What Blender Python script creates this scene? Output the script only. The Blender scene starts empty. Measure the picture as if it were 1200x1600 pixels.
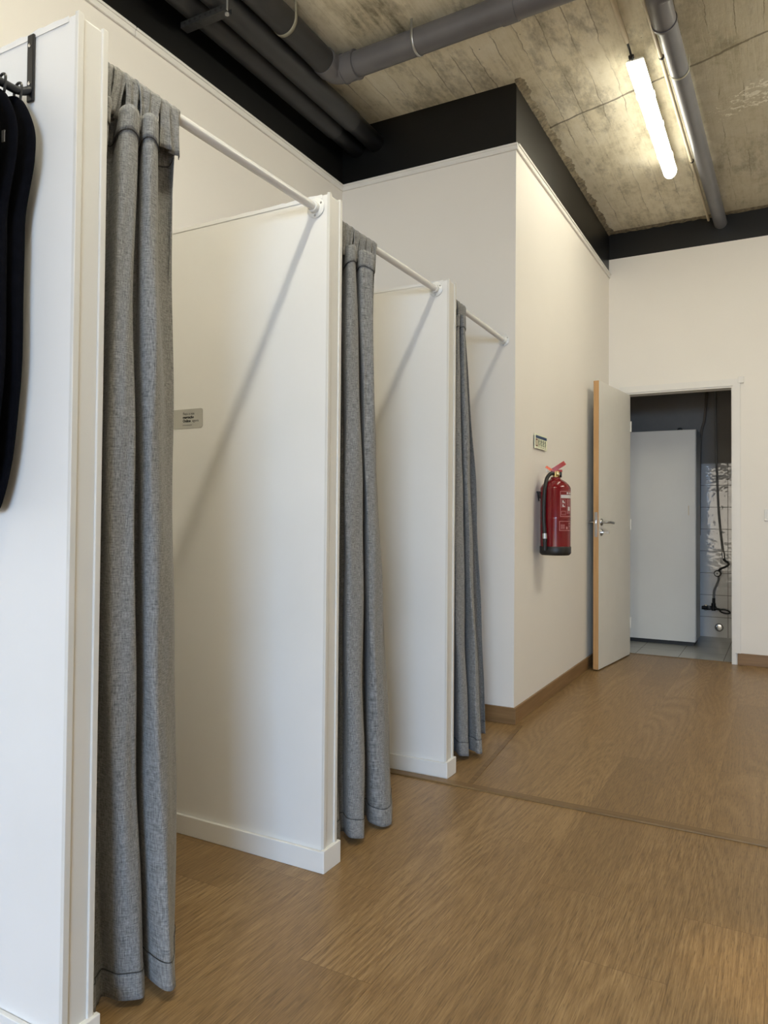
import bpy, bmesh, math, random
from mathutils import Vector, Matrix
random.seed(4)
PI = math.pi
scene = bpy.context.scene
C = scene.collection

# ------------------------------------------------------------------ camera, world, lights, exposure
H = 1.0398
cam = bpy.data.cameras.new('camera'); cam_o = bpy.data.objects.new('camera', cam); C.objects.link(cam_o)
F, YAW, PIT, ROL, CX, CY = 1155.15, 28.855, 1.182, 0.469, 587.6, 783.96
yr, pr, rr = map(math.radians, (YAW, PIT, ROL))
fwd = Vector((-math.sin(yr)*math.cos(pr), math.cos(yr)*math.cos(pr), math.sin(pr)))
rt = Vector((math.cos(yr), math.sin(yr), 0)); up = rt.cross(fwd)
r2 = math.cos(rr)*rt + math.sin(rr)*up; u2 = -math.sin(rr)*rt + math.cos(rr)*up
M = Matrix((r2, u2, -fwd)).transposed().to_4x4(); M.translation = Vector((0, 0, H))
cam_o.matrix_world = M
cam.sensor_fit = 'VERTICAL'; cam.sensor_height = 36; cam.lens = F/1600*36
cam.shift_x = (600-CX)/1600; cam.shift_y = -(800-CY)/1600
cam.clip_start = .02
scene.camera = cam_o

scene.view_settings.view_transform = 'Standard'
scene.view_settings.look = 'None'
scene.view_settings.gamma = 1
scene.view_settings.use_curve_mapping = False
scene.view_settings.exposure = -0.04

w = bpy.data.worlds.new('world'); scene.world = w; w.use_nodes = True
w.node_tree.nodes['Background'].inputs[0].default_value = (1, .9, .755, 1)
w.node_tree.nodes['Background'].inputs[1].default_value = 4.0

LAMPS = (17.0, 102.0, 82.0)   # emission of the ceiling batten diffusers: in view, near the shop front, added unseen fill at right
LAMPC = (1, .955, .79, 1)
DAY = 1180.0            # watts of daylight through the shop window
def area(name, loc, target, sx, sy, power, col):
    l = bpy.data.lights.new(name, 'AREA'); l.shape = 'RECTANGLE'; l.size = sx; l.size_y = sy; l.energy = power; l.color = col
    o = bpy.data.objects.new(name, l); C.objects.link(o); o.location = loc
    o.rotation_euler = (Vector(target)-Vector(loc)).to_track_quat('-Z', 'Y').to_euler(); return o
area('window_daylight', (2.9, -8.0, 2.5), (-.6, 1.5, .8), 3.2, 2.6, DAY, (.38, .628, 1.0))
sp = bpy.data.lights.new('added_floor_spot', 'SPOT'); sp.energy = 170; sp.spot_size = math.radians(9); sp.spot_blend = 1; sp.color = (1, .82, .5); sp.shadow_soft_size = .02  # added unseen lamp, makes the warm patch of light on the floor
sp_o = bpy.data.objects.new('added_floor_spot', sp); C.objects.link(sp_o); sp_o.location = (1.0, .9, 3.1)
sp_o.rotation_euler = (Vector((.0, 1.92, 0))-Vector((1.0, .9, 3.1))).to_track_quat('-Z', 'Y').to_euler()

# ------------------------------------------------------------------ materials
def srgb(r, g, b):
    f = lambda c: (c/255/12.92) if c/255 <= .04045 else ((c/255+.055)/1.055)**2.4
    return (f(r), f(g), f(b), 1)
class NT:
    def __init__(s, name):
        s.m = bpy.data.materials.new(name); s.m.use_nodes = True; s.t = s.m.node_tree; s.b = s.t.nodes['Principled BSDF']
    def n(s, typ, **k):
        n = s.t.nodes.new(typ)
        for a, v in k.items(): setattr(n, a, v)
        return n
    def l(s, a, b): s.t.links.new(a, b)
    def math(s, op, a, b=None, c=None):
        n = s.n('ShaderNodeMath', operation=op)
        for i, v in enumerate((a, b, c)):
            if v is None: continue
            if isinstance(v, (int, float)): n.inputs[i].default_value = v
            else: s.l(v, n.inputs[i])
        return n.outputs[0]
    def noise(s, vec, scale, detail=4, rough=.55, dist=0):
        n = s.n('ShaderNodeTexNoise'); n.inputs['Scale'].default_value = scale; n.inputs['Detail'].default_value = detail
        n.inputs['Roughness'].default_value = rough; n.inputs['Distortion'].default_value = dist
        s.l(vec, n.inputs['Vector']); return n.outputs['Fac']
    def ramp(s, fac, stops):
        n = s.n('ShaderNodeValToRGB'); e = n.color_ramp.elements
        while len(e) < len(stops): e.new(.5)
        for i, (p, c) in enumerate(stops): e[i].position = p; e[i].color = c if len(c) == 4 else (*c, 1)
        s.l(fac, n.inputs[0]); return n.outputs[0]
    def mix(s, fac, a, b, mode='MIX'):
        n = s.n('ShaderNodeMix', data_type='RGBA', blend_type=mode)
        for i, v in ((0, fac), (6, a), (7, b)):
            if isinstance(v, (int, float)): n.inputs[i].default_value = v
            elif isinstance(v, tuple): n.inputs[i].default_value = v
            else: s.l(v, n.inputs[i])
        return n.outputs[2]
    def comb(s, x, y, z):
        n = s.n('ShaderNodeCombineXYZ')
        for i, v in enumerate((x, y, z)):
            if isinstance(v, (int, float)): n.inputs[i].default_value = v
            else: s.l(v, n.inputs[i])
        return n.outputs[0]
    def obj(s):
        g = s.n('ShaderNodeNewGeometry'); x = s.n('ShaderNodeSeparateXYZ'); s.l(g.outputs['Position'], x.inputs[0])
        return g.outputs['Position'], x.outputs[0], x.outputs[1], x.outputs[2]
    def uv(s):
        g = s.n('ShaderNodeUVMap'); x = s.n('ShaderNodeSeparateXYZ'); s.l(g.outputs[0], x.inputs[0]); return g.outputs[0], x.outputs[0], x.outputs[1]
    def bump(s, h, st, d=.01):
        n = s.n('ShaderNodeBump'); n.inputs['Strength'].default_value = st; n.inputs['Distance'].default_value = d
        s.l(h, n.inputs['Height']); s.l(n.outputs[0], s.b.inputs['Normal'])
    def set(s, col=None, rough=None, metal=None, **k):
        if col is not None:
            if isinstance(col, tuple): s.b.inputs['Base Color'].default_value = col
            else: s.l(col, s.b.inputs['Base Color'])
        if rough is not None:
            if isinstance(rough, (int, float)): s.b.inputs['Roughness'].default_value = rough
            else: s.l(rough, s.b.inputs['Roughness'])
        if metal is not None: s.b.inputs['Metallic'].default_value = metal
        return s.m

def plain(name, col, rough=.5, metal=0, var=.06, scale=6, bump=0, bscale=60):
    t = NT(name); pos, x, y, z = t.obj()
    f = t.noise(pos, scale, 5)
    a = tuple(c*(1-var) for c in col[:3])+(1,); b = tuple(min(1, c*(1+var)) for c in col[:3])+(1,)
    c = t.ramp(f, [(.3, a), (.7, b)])
    if bump: t.bump(t.noise(pos, bscale, 3), bump, .002)
    return t.set(c, rough, metal)

PAINT = (.84, .80, .735, 1)
M_wall = plain('wall_paint', PAINT, .55, var=.015, scale=1.5, bump=.15, bscale=90)
M_white = plain('white_gloss_paint', (.80, .785, .75, 1), .38, var=.025, scale=4, bump=.1, bscale=40)
M_edgep = plain('cream_edge_paint', (.68, .66, .61, 1), .4, var=.02)
M_trim = plain('white_trim_paint', (.80, .775, .73, 1), .4, var=.02)
M_black = plain('matt_black_paint', (.0015, .0014, .0013, 1), .42, var=.2, scale=3)
M_oakskirt = None

def m_panel():
    t = NT('partition_board_paint'); pos, x, y, z = t.obj()
    base = t.ramp(t.noise(pos, 2.5, 4), [(.3, (.775, .76, .725, 1)), (.7, (.81, .795, .765, 1))])
    scuff = t.noise(t.comb(t.math('MULTIPLY', x, 9), t.math('MULTIPLY', y, 9), t.math('MULTIPLY', z, 5)), 3, 8, .75, .6)
    f = t.ramp(scuff, [(.70, (0, 0, 0, 1)), (.78, (1, 1, 1, 1))])
    c = t.mix(t.math('MULTIPLY', f, .25), base, (.45, .43, .40, 1))
    t.bump(t.noise(t.comb(t.math('MULTIPLY', x, 1.0), y, t.math('MULTIPLY', z, .25)), 12, 3), .12, .01)
    return t.set(c, .36)
M_panel = m_panel()

def m_floor():
    t = NT('oak_laminate'); pos, x, y, z = t.obj()
    W, L = .192, 1.285
    xs = t.math('DIVIDE', t.math('ADD', x, 5.03), W); row = t.math('FLOOR', xs); fx = t.math('FRACT', xs)
    wn = t.n('ShaderNodeTexWhiteNoise', noise_dimensions='1D'); t.l(row, wn.inputs['W'])
    ys = t.math('ADD', t.math('DIVIDE', t.math('ADD', y, 20), L), t.math('MULTIPLY', wn.outputs[0], 7.3)); col = t.math('FLOOR', ys); fy = t.math('FRACT', ys)
    w2 = t.n('ShaderNodeTexWhiteNoise', noise_dimensions='2D'); t.l(t.comb(row, col, 0), w2.inputs['Vector'])
    rnd = w2.outputs[0]
    ox = t.math('MULTIPLY', rnd, 31.7)
    # cathedral figure: distorted rings stretched along the plank
    v = t.comb(t.math('ADD', t.math('MULTIPLY', fx, .192), ox), t.math('MULTIPLY', t.math('ADD', y, t.math('MULTIPLY', rnd, 5)), .13), rnd)
    big = t.noise(v, 4.2, 1.2, .4, .25)
    rings = t.math('FRACT', t.math('MULTIPLY', big, 24))
    rings = t.math('ABSOLUTE', t.math('SUBTRACT', rings, .5))
    fine = t.noise(t.comb(t.math('MULTIPLY', x, 300), t.math('MULTIPLY', y, 11), rnd), 1, 4, .62)
    pores = t.noise(t.comb(t.math('MULTIPLY', x, 420), t.math('MULTIPLY', y, 22), rnd), 1, 2, .5)
    figmask = t.ramp(t.noise(v, 1.6, 2), [(.36, (.15, .15, .15, 1)), (.60, (1, 1, 1, 1))])
    f = t.math('ADD', t.math('MULTIPLY', t.math('MULTIPLY', rings, figmask), .34), t.math('MULTIPLY', fine, .80))
    c = t.ramp(f, [(.22, srgb(104, 79, 47)), (.44, srgb(142, 113, 74)), (.70, srgb(168, 139, 98))])
    c = t.mix(t.ramp(pores, [(.56, (0, 0, 0, 1)), (.68, (.6, .6, .6, 1))]), c, srgb(98, 74, 44))
    tone = t.ramp(rnd, [(0, (.84, .83, .81, 1)), (.5, (1, 1, 1, 1)), (1, (.90, .89, .87, 1))])
    c = t.mix(1.0, c, tone, 'MULTIPLY')
    ex = t.math('MINIMUM', fx, t.math('SUBTRACT', 1, fx)); ey = t.math('MULTIPLY', t.math('MINIMUM', fy, t.math('SUBTRACT', 1, fy)), L/W)
    e = t.math('MINIMUM', ex, ey); line = t.math('LESS_THAN', e, .006)
    c = t.mix(t.math('MULTIPLY', line, .4), c, srgb(96, 68, 38))
    t.bump(t.math('SUBTRACT', t.math('MULTIPLY', fine, .5), line), .12, .002)
    t.b.inputs['Specular IOR Level'].default_value = .5
    rg = t.math('ADD', .30, t.math('MULTIPLY', fine, .14))
    return t.set(c, rg)
M_floor = m_floor()

def m_oak(name, c1, c2, axis='y', sc=1):
    t = NT(name); pos, x, y, z = t.obj()
    a = {'x': (3, 60, 60), 'y': (60, 3, 60), 'z': (60, 60, 3)}[axis]
    f = t.noise(t.comb(*(t.math('MULTIPLY', q, k*sc) for q, k in zip((x, y, z), a))), 1, 4, .6)
    return t.set(t.ramp(f, [(.3, c1), (.7, c2)]), .42)
M_skx = m_oak('oak_skirting_across', srgb(118, 89, 54), srgb(144, 112, 74), 'x')
M_sky = m_oak('oak_skirting_along', srgb(118, 89, 54), srgb(144, 112, 74), 'y')
M_edge = m_oak('pale_wood_edge', srgb(178, 136, 86), srgb(200, 158, 108), 'z')
M_strip = m_oak('oak_threshold_strip', srgb(108, 84, 52), srgb(130, 104, 68), 'x')

def m_concrete():
    t = NT('board_marked_concrete'); pos, x, y, z = t.obj()
    W = .112
    wob = t.math('MULTIPLY', t.math('SUBTRACT', t.noise(pos, 2.2, 6, .65), .5), .07)
    xs = t.math('DIVIDE', t.math('ADD', t.math('ADD', x, 7.01), wob), W); row = t.math('FLOOR', xs); fx = t.math('FRACT', xs)
    sheet = t.math('FLOOR', t.math('DIVIDE', t.math('ADD', t.math('ADD', y, wob), t.math('ADD', 22.23, t.math('MULTIPLY', x, .32))), 2.6))
    w2 = t.n('ShaderNodeTexWhiteNoise', noise_dimensions='2D'); t.l(t.comb(row, sheet, 0), w2.inputs['Vector']); rnd = w2.outputs[0]
    grain = t.noise(t.comb(t.math('MULTIPLY', x, 45), t.math('MULTIPLY', y, 2.5), rnd), 1, 6, .7, .6)
    cloud = t.noise(pos, 2.3, 8, .68, .4)
    mott = t.noise(t.comb(t.math('MULTIPLY', x, 2.2), y, z), 9, 8, .72, .3)
    f = t.math('ADD', t.math('ADD', t.math('MULTIPLY', cloud, .75), t.math('SUBTRACT', t.math('MULTIPLY', mott, .5), .22)), t.math('ADD', t.math('MULTIPLY', grain, .38), t.math('MULTIPLY', rnd, .10)))
    c = t.ramp(f, [(.36, srgb(132, 124, 104)), (.50, srgb(202, 193, 168)), (.64, srgb(226, 218, 195)), (.85, srgb(238, 232, 214))])
    e = t.math('MINIMUM', fx, t.math('SUBTRACT', 1, fx))
    seam = t.math('MULTIPLY', t.math('LESS_THAN', e, t.math('MULTIPLY', t.noise(pos, 9, 4), .045)), t.ramp(t.noise(pos, 2.3, 3), [(.46, (0, 0, 0, 1)), (.62, (.6, .6, .6, 1))]))
    c = t.mix(seam, c, srgb(112, 101, 80))
    yy = t.math('DIVIDE', t.math('ADD', t.math('ADD', y, wob), t.math('ADD', 22.23, t.math('MULTIPLY', x, .32))), 2.6); fy = t.math('FRACT', yy)
    ey = t.math('MINIMUM', fy, t.math('SUBTRACT', 1, fy)); cr = t.math('LESS_THAN', ey, t.math('MULTIPLY', t.noise(pos, 14, 4), .006))
    c = t.mix(t.math('MULTIPLY', cr, .7), c, srgb(70, 60, 45))
    # dark stains
    st = t.ramp(t.noise(t.comb(t.math('MULTIPLY', x, 2.4), t.math('MULTIPLY', y, .9), 3.1), 2.1, 9, .75), [(.52, (0, 0, 0, 1)), (.68, (1, 1, 1, 1))])
    c = t.mix(t.math('MULTIPLY', st, .62), c, srgb(98, 91, 72))
    shade_dirt = t.ramp(t.math('ADD', t.math('ADD', x, .9), t.math('MULTIPLY', t.noise(pos, 5, 6, .7), .5)), [(.60, (0, 0, 0, 1)), (.80, (1, 1, 1, 1))])  # dirt plus painted shade on the side of the drain pipe away from the lamp
    c = t.mix(t.math('MULTIPLY', shade_dirt, .45), c, srgb(120, 112, 90))
    # splashes of pale plaster
    band = t.ramp(t.math('ABSOLUTE', t.math('SUBTRACT', t.math('ADD', y, t.math('MULTIPLY', x, .45)), 4.27)), [(.10, (1, 1, 1, 1)), (.30, (0, 0, 0, 1))])
    band = t.math('MULTIPLY', band, t.ramp(t.math('ADD', t.math('ADD', x, 1.0), 0), [(.3, (.55, .55, .55, 1)), (.9, (1, 1, 1, 1))]))
    fl = t.noise(t.comb(t.math('MULTIPLY', x, 1), t.math('MULTIPLY', y, 1.3), 1), 26, 4, .62, 1.2)
    fleck = t.math('GREATER_THAN', t.math('MULTIPLY', fl, band), .525)
    c = t.mix(t.math('MULTIPLY', fleck, .8), c, srgb(232, 228, 214))
    pit = t.n('ShaderNodeTexVoronoi'); pit.inputs['Scale'].default_value = 9; t.l(pos, pit.inputs['Vector'])
    pt = t.math('LESS_THAN', pit.outputs['Distance'], .03)
    c = t.mix(t.math('MULTIPLY', pt, .7), c, srgb(60, 52, 38))
    h = t.math('SUBTRACT', t.math('ADD', t.math('MULTIPLY', grain, .5), t.math('ADD', t.math('MULTIPLY', mott, .6), t.math('MULTIPLY', fleck, .4))), t.math('ADD', t.math('MULTIPLY', seam, .5), cr))
    t.bump(h, .55, .006)
    return t.set(c, .85)
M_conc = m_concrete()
M_mortar = plain('crumbly_mortar', srgb(128, 118, 98), .9, var=.5, scale=40, bump=.8, bscale=90)

def m_fabric(name, c0, c1, wr=.9):
    t = NT(name); uv, u, v = t.uv()
    warp = t.noise(t.comb(t.math('MULTIPLY', u, 620), t.math('MULTIPLY', v, 45), 0), 1, 2, .6)
    weft = t.noise(t.comb(t.math('MULTIPLY', u, 45), t.math('MULTIPLY', v, 620), 5), 1, 2, .6)
    mel = t.noise(t.comb(t.math('MULTIPLY', u, 260), t.math('MULTIPLY', v, 200), 9), 1, 2, .6)
    f = t.math('ADD', t.math('ADD', t.math('MULTIPLY', warp, .38), t.math('MULTIPLY', weft, .38)), t.math('MULTIPLY', mel, .24))
    c = t.ramp(f, [(.36, c0), (.64, c1)])
    wrk = t.noise(t.comb(t.math('MULTIPLY', u, 9), t.math('MULTIPLY', v, 4), 2), 1, 4, .6, .5)
    t.bump(t.math('ADD', t.math('MULTIPLY', f, .1), t.math('MULTIPLY', wrk, 1.0)), .5, .012)
    t.b.inputs['Sheen Weight'].default_value = .15
    t.b.inputs['Specular IOR Level'].default_value = .2
    return t.set(c, wr)
M_fab = m_fabric('grey_chambray', srgb(80, 80, 79), srgb(162, 161, 158))
M_stitch = plain('seam_thread', srgb(54, 53, 52), .9)
M_lstitch = plain('pale_seam_thread', srgb(170, 168, 165), .9)
M_rod = plain('white_enamel_tube', (.74, .73, .71, 1), .25, var=.01)
M_plast = plain('white_plastic', (.78, .77, .73, 1), .3, var=.01)
M_steel = plain('brushed_steel', (.45, .44, .42, 1), .3, 1)
M_chrome = plain('chrome', (.7, .69, .67, 1), .15, 1)
M_pvcd = plain('dark_grey_painted_pipe', (.030, .030, .030, 1), .5, var=.15, scale=8)
M_pvc = plain('grey_plastic_pipe', (.12, .115, .12, 1), .35, var=.08, scale=8)
M_pvcl = plain('grey_drain_pipe', (.13, .13, .14, 1), .35, var=.08, scale=8)
M_galv = plain('galvanised_strap', (.5, .5, .48, 1), .4, .8)
M_strap = plain('weathered_strap', srgb(150, 146, 128), .6)
M_cond = plain('ivory_conduit', srgb(214, 202, 176), .45)
M_railm = plain('black_painted_rail', (.03, .03, .03, 1), .5, .3, var=.4, scale=60)
M_iron = plain('black_iron', (.012, .012, .013, 1), .4, .2)
M_navy = plain('navy_black_cloth', (.003, .0032, .005, 1), 1, var=.3, scale=60, bump=.2, bscale=200); M_navy.node_tree.nodes['Principled BSDF'].inputs['Specular IOR Level'].default_value = .08
M_tag = plain('grey_tag', srgb(96, 96, 98), .6)
M_red = plain('red_enamel', (.17, .006, .009, 1), .16, var=.05)
M_redp = plain('red_plastic', (.42, .05, .045, 1), .4)
M_orange = plain('orange_tag', (.9, .16, .04, 1), .4)
M_rub = plain('black_rubber', (.012, .012, .011, 1), .45)
M_brass = plain('brass', (.55, .42, .2, 1), .3, 1)
M_lab = plain('label_print_white', (.62, .58, .56, 1), .5)
M_labp = plain('label_print_pink', (.50, .20, .20, 1), .5)
M_stick = plain('sticker_grey', srgb(178, 176, 168), .4)
M_ink = plain('black_ink', (.02, .02, .02, 1), .6)
M_inkg = plain('grey_ink', (.12, .12, .12, 1), .6)
M_sign = plain('sign_photoluminescent', srgb(238, 240, 212), .4)
M_blue = plain('sign_blue', srgb(38, 66, 104), .4)
M_sgreen = plain('sign_dark_green', srgb(58, 74, 44), .4)
M_sred = plain('sign_red', srgb(116, 44, 30), .4)
M_leaf = plain('door_leaf_paint', (.76, .74, .68, 1), .42, var=.02)
M_cab = plain('cabinet_laminate', (.66, .655, .62, 1), .4, var=.03, scale=2)
M_hose = plain('grey_hose', (.25, .25, .24, 1), .4)
M_dark = plain('dark_gap', (.01, .01, .01, 1), .8)

def m_tile(name, ax, col, size, off=(0, 0), rough=.12, wav=.25):
    t = NT(name); pos, x, y, z = t.obj(); d = {'x': x, 'y': y, 'z': z}
    a, b = (t.math('FRACT', t.math('DIVIDE', t.math('ADD', d[k], 10+o), s)) for k, o, s in zip(ax, off, size))
    e = t.math('MINIMUM', *(t.math('MULTIPLY', t.math('MINIMUM', q, t.math('SUBTRACT', 1, q)), s) for q, s in zip((a, b), size)))
    g = t.math('LESS_THAN', e, .0022)
    c = t.mix(g, t.ramp(t.noise(pos, 5, 4), [(.3, col), (.7, tuple(c*1.08 for c in col[:3])+(1,))]), (.16, .155, .15, 1))
    t.bump(t.math('SUBTRACT', t.math('MULTIPLY', t.noise(pos, 13, 2), 1), t.math('MULTIPLY', g, .3)), wav, .012)
    return t.set(c, t.math('ADD', rough, t.math('MULTIPLY', g, .5)))
M_tile = m_tile('glazed_wall_tile', 'xz', (.72, .73, .74, 1), (.30, .1955), (.03, -.1535-.05), .05, .22); M_tile.node_tree.nodes['Principled BSDF'].inputs['Specular IOR Level'].default_value = .75
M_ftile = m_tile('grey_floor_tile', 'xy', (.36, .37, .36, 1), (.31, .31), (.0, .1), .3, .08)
M_ctile = plain('shade_toned_plaster', (.22, .205, .185, 1), .5)  # dark tone puts the unlit store room's shade into the plaster colour

M_emits = []
for k in range(3):
    t = NT('batten_diffuser'); t.b.inputs['Emission Color'].default_value = LAMPC; t.b.inputs['Emission Strength'].default_value = LAMPS[k]
    M_emits.append(t.set((.9, .9, .88, 1), .3))
M_clear = plain('clear_end_cap', (.85, .84, .80, 1), .25); M_clear.node_tree.nodes['Principled BSDF'].inputs['Transmission Weight'].default_value = .5

# ------------------------------------------------------------------ mesh helpers
def link(name, bm, mats, parent=None, smooth=False, loc=None):
    bmesh.ops.recalc_face_normals(bm, faces=bm.faces)
    me = bpy.data.meshes.new(name); bm.to_mesh(me); bm.free()
    for m in (mats if isinstance(mats, (list, tuple)) else [mats]): me.materials.append(m)
    if smooth:
        for p in me.polygons: p.use_smooth = True
        me.set_sharp_from_angle(angle=math.radians(42))
    o = bpy.data.objects.new(name, me); C.objects.link(o)
    if parent:
        o.parent = parent; o.matrix_parent_inverse = Matrix.Translation(-parent.location) if not parent.parent else Matrix.Translation(-parent.matrix_world.translation)
    return o
def tag(o, label=None, cat=None, group=None, kind=None):
    if label: o['label'] = label
    if cat: o['category'] = cat
    if group: o['group'] = group
    if kind: o['kind'] = kind
    return o
def thing(name, loc, label=None, cat=None, group=None, kind=None):
    o = bpy.data.objects.new(name, None); C.objects.link(o); o.location = loc; o.empty_display_size = .1
    o.matrix_world = Matrix.Translation(Vector(loc)); return tag(o, label, cat, group, kind)
def NB(): return bmesh.new()
def box(bm, lo, hi, bev=0, mi=0):
    r = bmesh.ops.create_cube(bm, size=1)['verts']; lo = Vector(lo); hi = Vector(hi); c = (lo+hi)/2; s = hi-lo
    for v in r: v.co = Vector((v.co.x*s.x, v.co.y*s.y, v.co.z*s.z))+c
    fs = {f for v in r for f in v.link_faces}
    for f in fs: f.material_index = mi
    if bev:
        es = {e for v in r for e in v.link_edges}; bmesh.ops.bevel(bm, geom=list(es), offset=bev, segments=2, affect='EDGES', profile=.5)
    return r
def tube(bm, pts, r, seg=16, cap=True, rs=None):
    pts = [Vector(p) for p in pts]; rings = []; n = len(pts)
    tang = [(pts[min(i+1, n-1)]-pts[max(i-1, 0)]).normalized() for i in range(n)]
    a = Vector((0, 0, 1)) if abs(tang[0].z) < .9 else Vector((1, 0, 0)); nrm = tang[0].cross(a).normalized()
    for i, p in enumerate(pts):
        tt = tang[i]; nrm = (nrm - tt*nrm.dot(tt)).normalized(); b = tt.cross(nrm); rad = rs[i] if rs else r
        rings.append([bm.verts.new(p+rad*(math.cos(2*PI*k/seg)*nrm+math.sin(2*PI*k/seg)*b)) for k in range(seg)])
    for i in range(n-1):
        for k in range(seg):
            bm.faces.new((rings[i][k], rings[i][(k+1) % seg], rings[i+1][(k+1) % seg], rings[i+1][k]))
    if cap: bm.faces.new(rings[0][::-1]); bm.faces.new(rings[-1])
def lathe(bm, prof, origin, axis=(0, 0, 1), seg=32):
    ax = Vector(axis).normalized(); a = Vector((1, 0, 0)) if abs(ax.x) < .9 else Vector((0, 1, 0)); n = (a-ax*a.dot(ax)).normalized(); b = ax.cross(n); o = Vector(origin)
    rings = [[bm.verts.new(o+ax*h+max(r, 1e-5)*(math.cos(2*PI*k/seg)*n+math.sin(2*PI*k/seg)*b)) for k in range(seg)] for r, h in prof]
    for i in range(len(rings)-1):
        for k in range(seg): bm.faces.new((rings[i][k], rings[i][(k+1) % seg], rings[i+1][(k+1) % seg], rings[i+1][k]))
    bm.faces.new(rings[0][::-1]); bm.faces.new(rings[-1])
def smoothpts(P, n=8):
    P = [Vector(p) for p in P]; out = []
    for i in range(len(P)-1):
        p0, p1, p2, p3 = P[max(i-1, 0)], P[i], P[i+1], P[min(i+2, len(P)-1)]
        for k in range(n):
            s = k/n; out.append(.5*((2*p1)+(p2-p0)*s+(2*p0-5*p1+4*p2-p3)*s*s+(3*p1-p0-3*p2+p3)*s**3))
    return out+[P[-1]]
def bx(name, lo, hi, mat, parent=None, bev=0, kind=None, label=None):
    bm = NB(); box(bm, lo, hi, bev); o = link(name, bm, mat, parent); return tag(o, label, kind=kind)

# ------------------------------------------------------------------ measured planes
XL, XP, XS = -2.239, -1.185, -1.195
YM, YF, YB = 3.627, 5.931, -5.0
XR_W = 2.6
ZC, ZT, ZT2, ZP = 3.279, 2.960, 3.074, 2.004
Y1, Y2, Y3, T = .9459, 1.8418, 2.7408, .070
SK = .062

# ------------------------------------------------------------------ structure
bx('floor', (XL-.2, YB-.2, -.08), (XR_W+.2, YF+.06, 0), M_floor, kind='structure')
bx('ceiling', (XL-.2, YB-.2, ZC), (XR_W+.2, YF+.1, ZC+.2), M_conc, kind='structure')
def wall(name, lo, hi, zs):
    bm = NB(); box(bm, lo, (hi[0], hi[1], zs)); box(bm, (lo[0], lo[1], zs), hi, mi=1)
    return tag(link(name, bm, [M_wall, M_black]), kind='structure')
wall('wall_left', (XL-.15, YB, -.0), (XL, YM, ZC), ZT)
bm = NB(); box(bm, (XL, YM, 0), (XS, YM+.12, ZT)); box(bm, (XL, YM, ZT), (XS, YM+.12, ZC), mi=1)
tag(link('wall_end', bm, [M_wall, M_black]), kind='structure')
bm = NB(); box(bm, (XS-.12, YM+.12, 0), (XS, YF+.1, ZT)); box(bm, (XS-.12, YM+.12, ZT), (XS, YF+.1, ZC), mi=1)
tag(link('wall_side', bm, [M_wall, M_black]), kind='structure')
DXL, DXR, DZ = -1.052, -.328, 2.0
LN = .03        # lining thickness
bm = NB(); Yb = YF+.1
for lo, hi, mi in (((XS, YF, 0), (DXL-LN, Yb, DZ+LN), 0), ((DXR+LN, YF, 0), (XR_W, Yb, DZ+LN), 0), ((XS, YF, DZ+LN), (XR_W, Yb, ZT2), 0), ((XS, YF, ZT2), (XR_W, Yb, ZC), 1)):
    box(bm, lo, hi, mi=mi)
tag(link('wall_far', bm, [M_wall, M_black]), kind='structure')
wall('wall_right', (XR_W, YB, 0), (XR_W+.15, YF+.1, ZC), ZT)
bm = NB()   # rear wall with the shop window opening
for lo, hi, mi in (((XL-.15, YB-.15, 0), (-2.0, YB, ZC), 0), ((-2.0, YB-.15, 2.15), (XR_W, YB, ZC), 1), ((-2.0, YB-.15, 0), (XR_W, YB, .08), 0)):
    box(bm, lo, hi, mi=mi)
tag(link('wall_rear', bm, [M_wall, M_black]), kind='structure')
bm = NB()
for x in (-2.0, -.62, .98, 2.55): box(bm, (x, YB-.11, .08), (x+.05, YB-.05, 2.15))
box(bm, (-2.0, YB-.11, .08), (2.6, YB-.05, .14)); box(bm, (-2.0, YB-.11, 2.09), (2.6, YB-.05, 2.15))
tag(link('window_1', bm, M_iron), kind='structure')

# slim white cover trim under the black band
def trim(name, bm): return tag(link(name, bm, M_trim), kind='structure')
def tprof_y(bm, x, y0, y1, zt, s=1):
    box(bm, (min(x, x+s*.012), y0, zt-.034), (max(x, x+s*.012), y1, zt), .003)
    box(bm, (min(x, x+s*.018), y0, zt-.012), (max(x, x+s*.018), y1, zt), .003)
def tprof_x(bm, y, x0, x1, zt):
    box(bm, (x0, y-.012, zt-.034), (x1, y, zt), .003); box(bm, (x0, y-.018, zt-.012), (x1, y, zt), .003)
bm = NB(); tprof_y(bm, XL, YB, 2.05, ZT); tprof_y(bm, XL, 2.053, YM-.012, ZT); trim('trim_1', bm)
bm = NB(); tprof_x(bm, YM, XL+.001, XS+.012, ZT); trim('trim_2', bm)
bm = NB(); tprof_y(bm, XS, YM+.001, YF-.001, ZT); trim('trim_3', bm)

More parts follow.
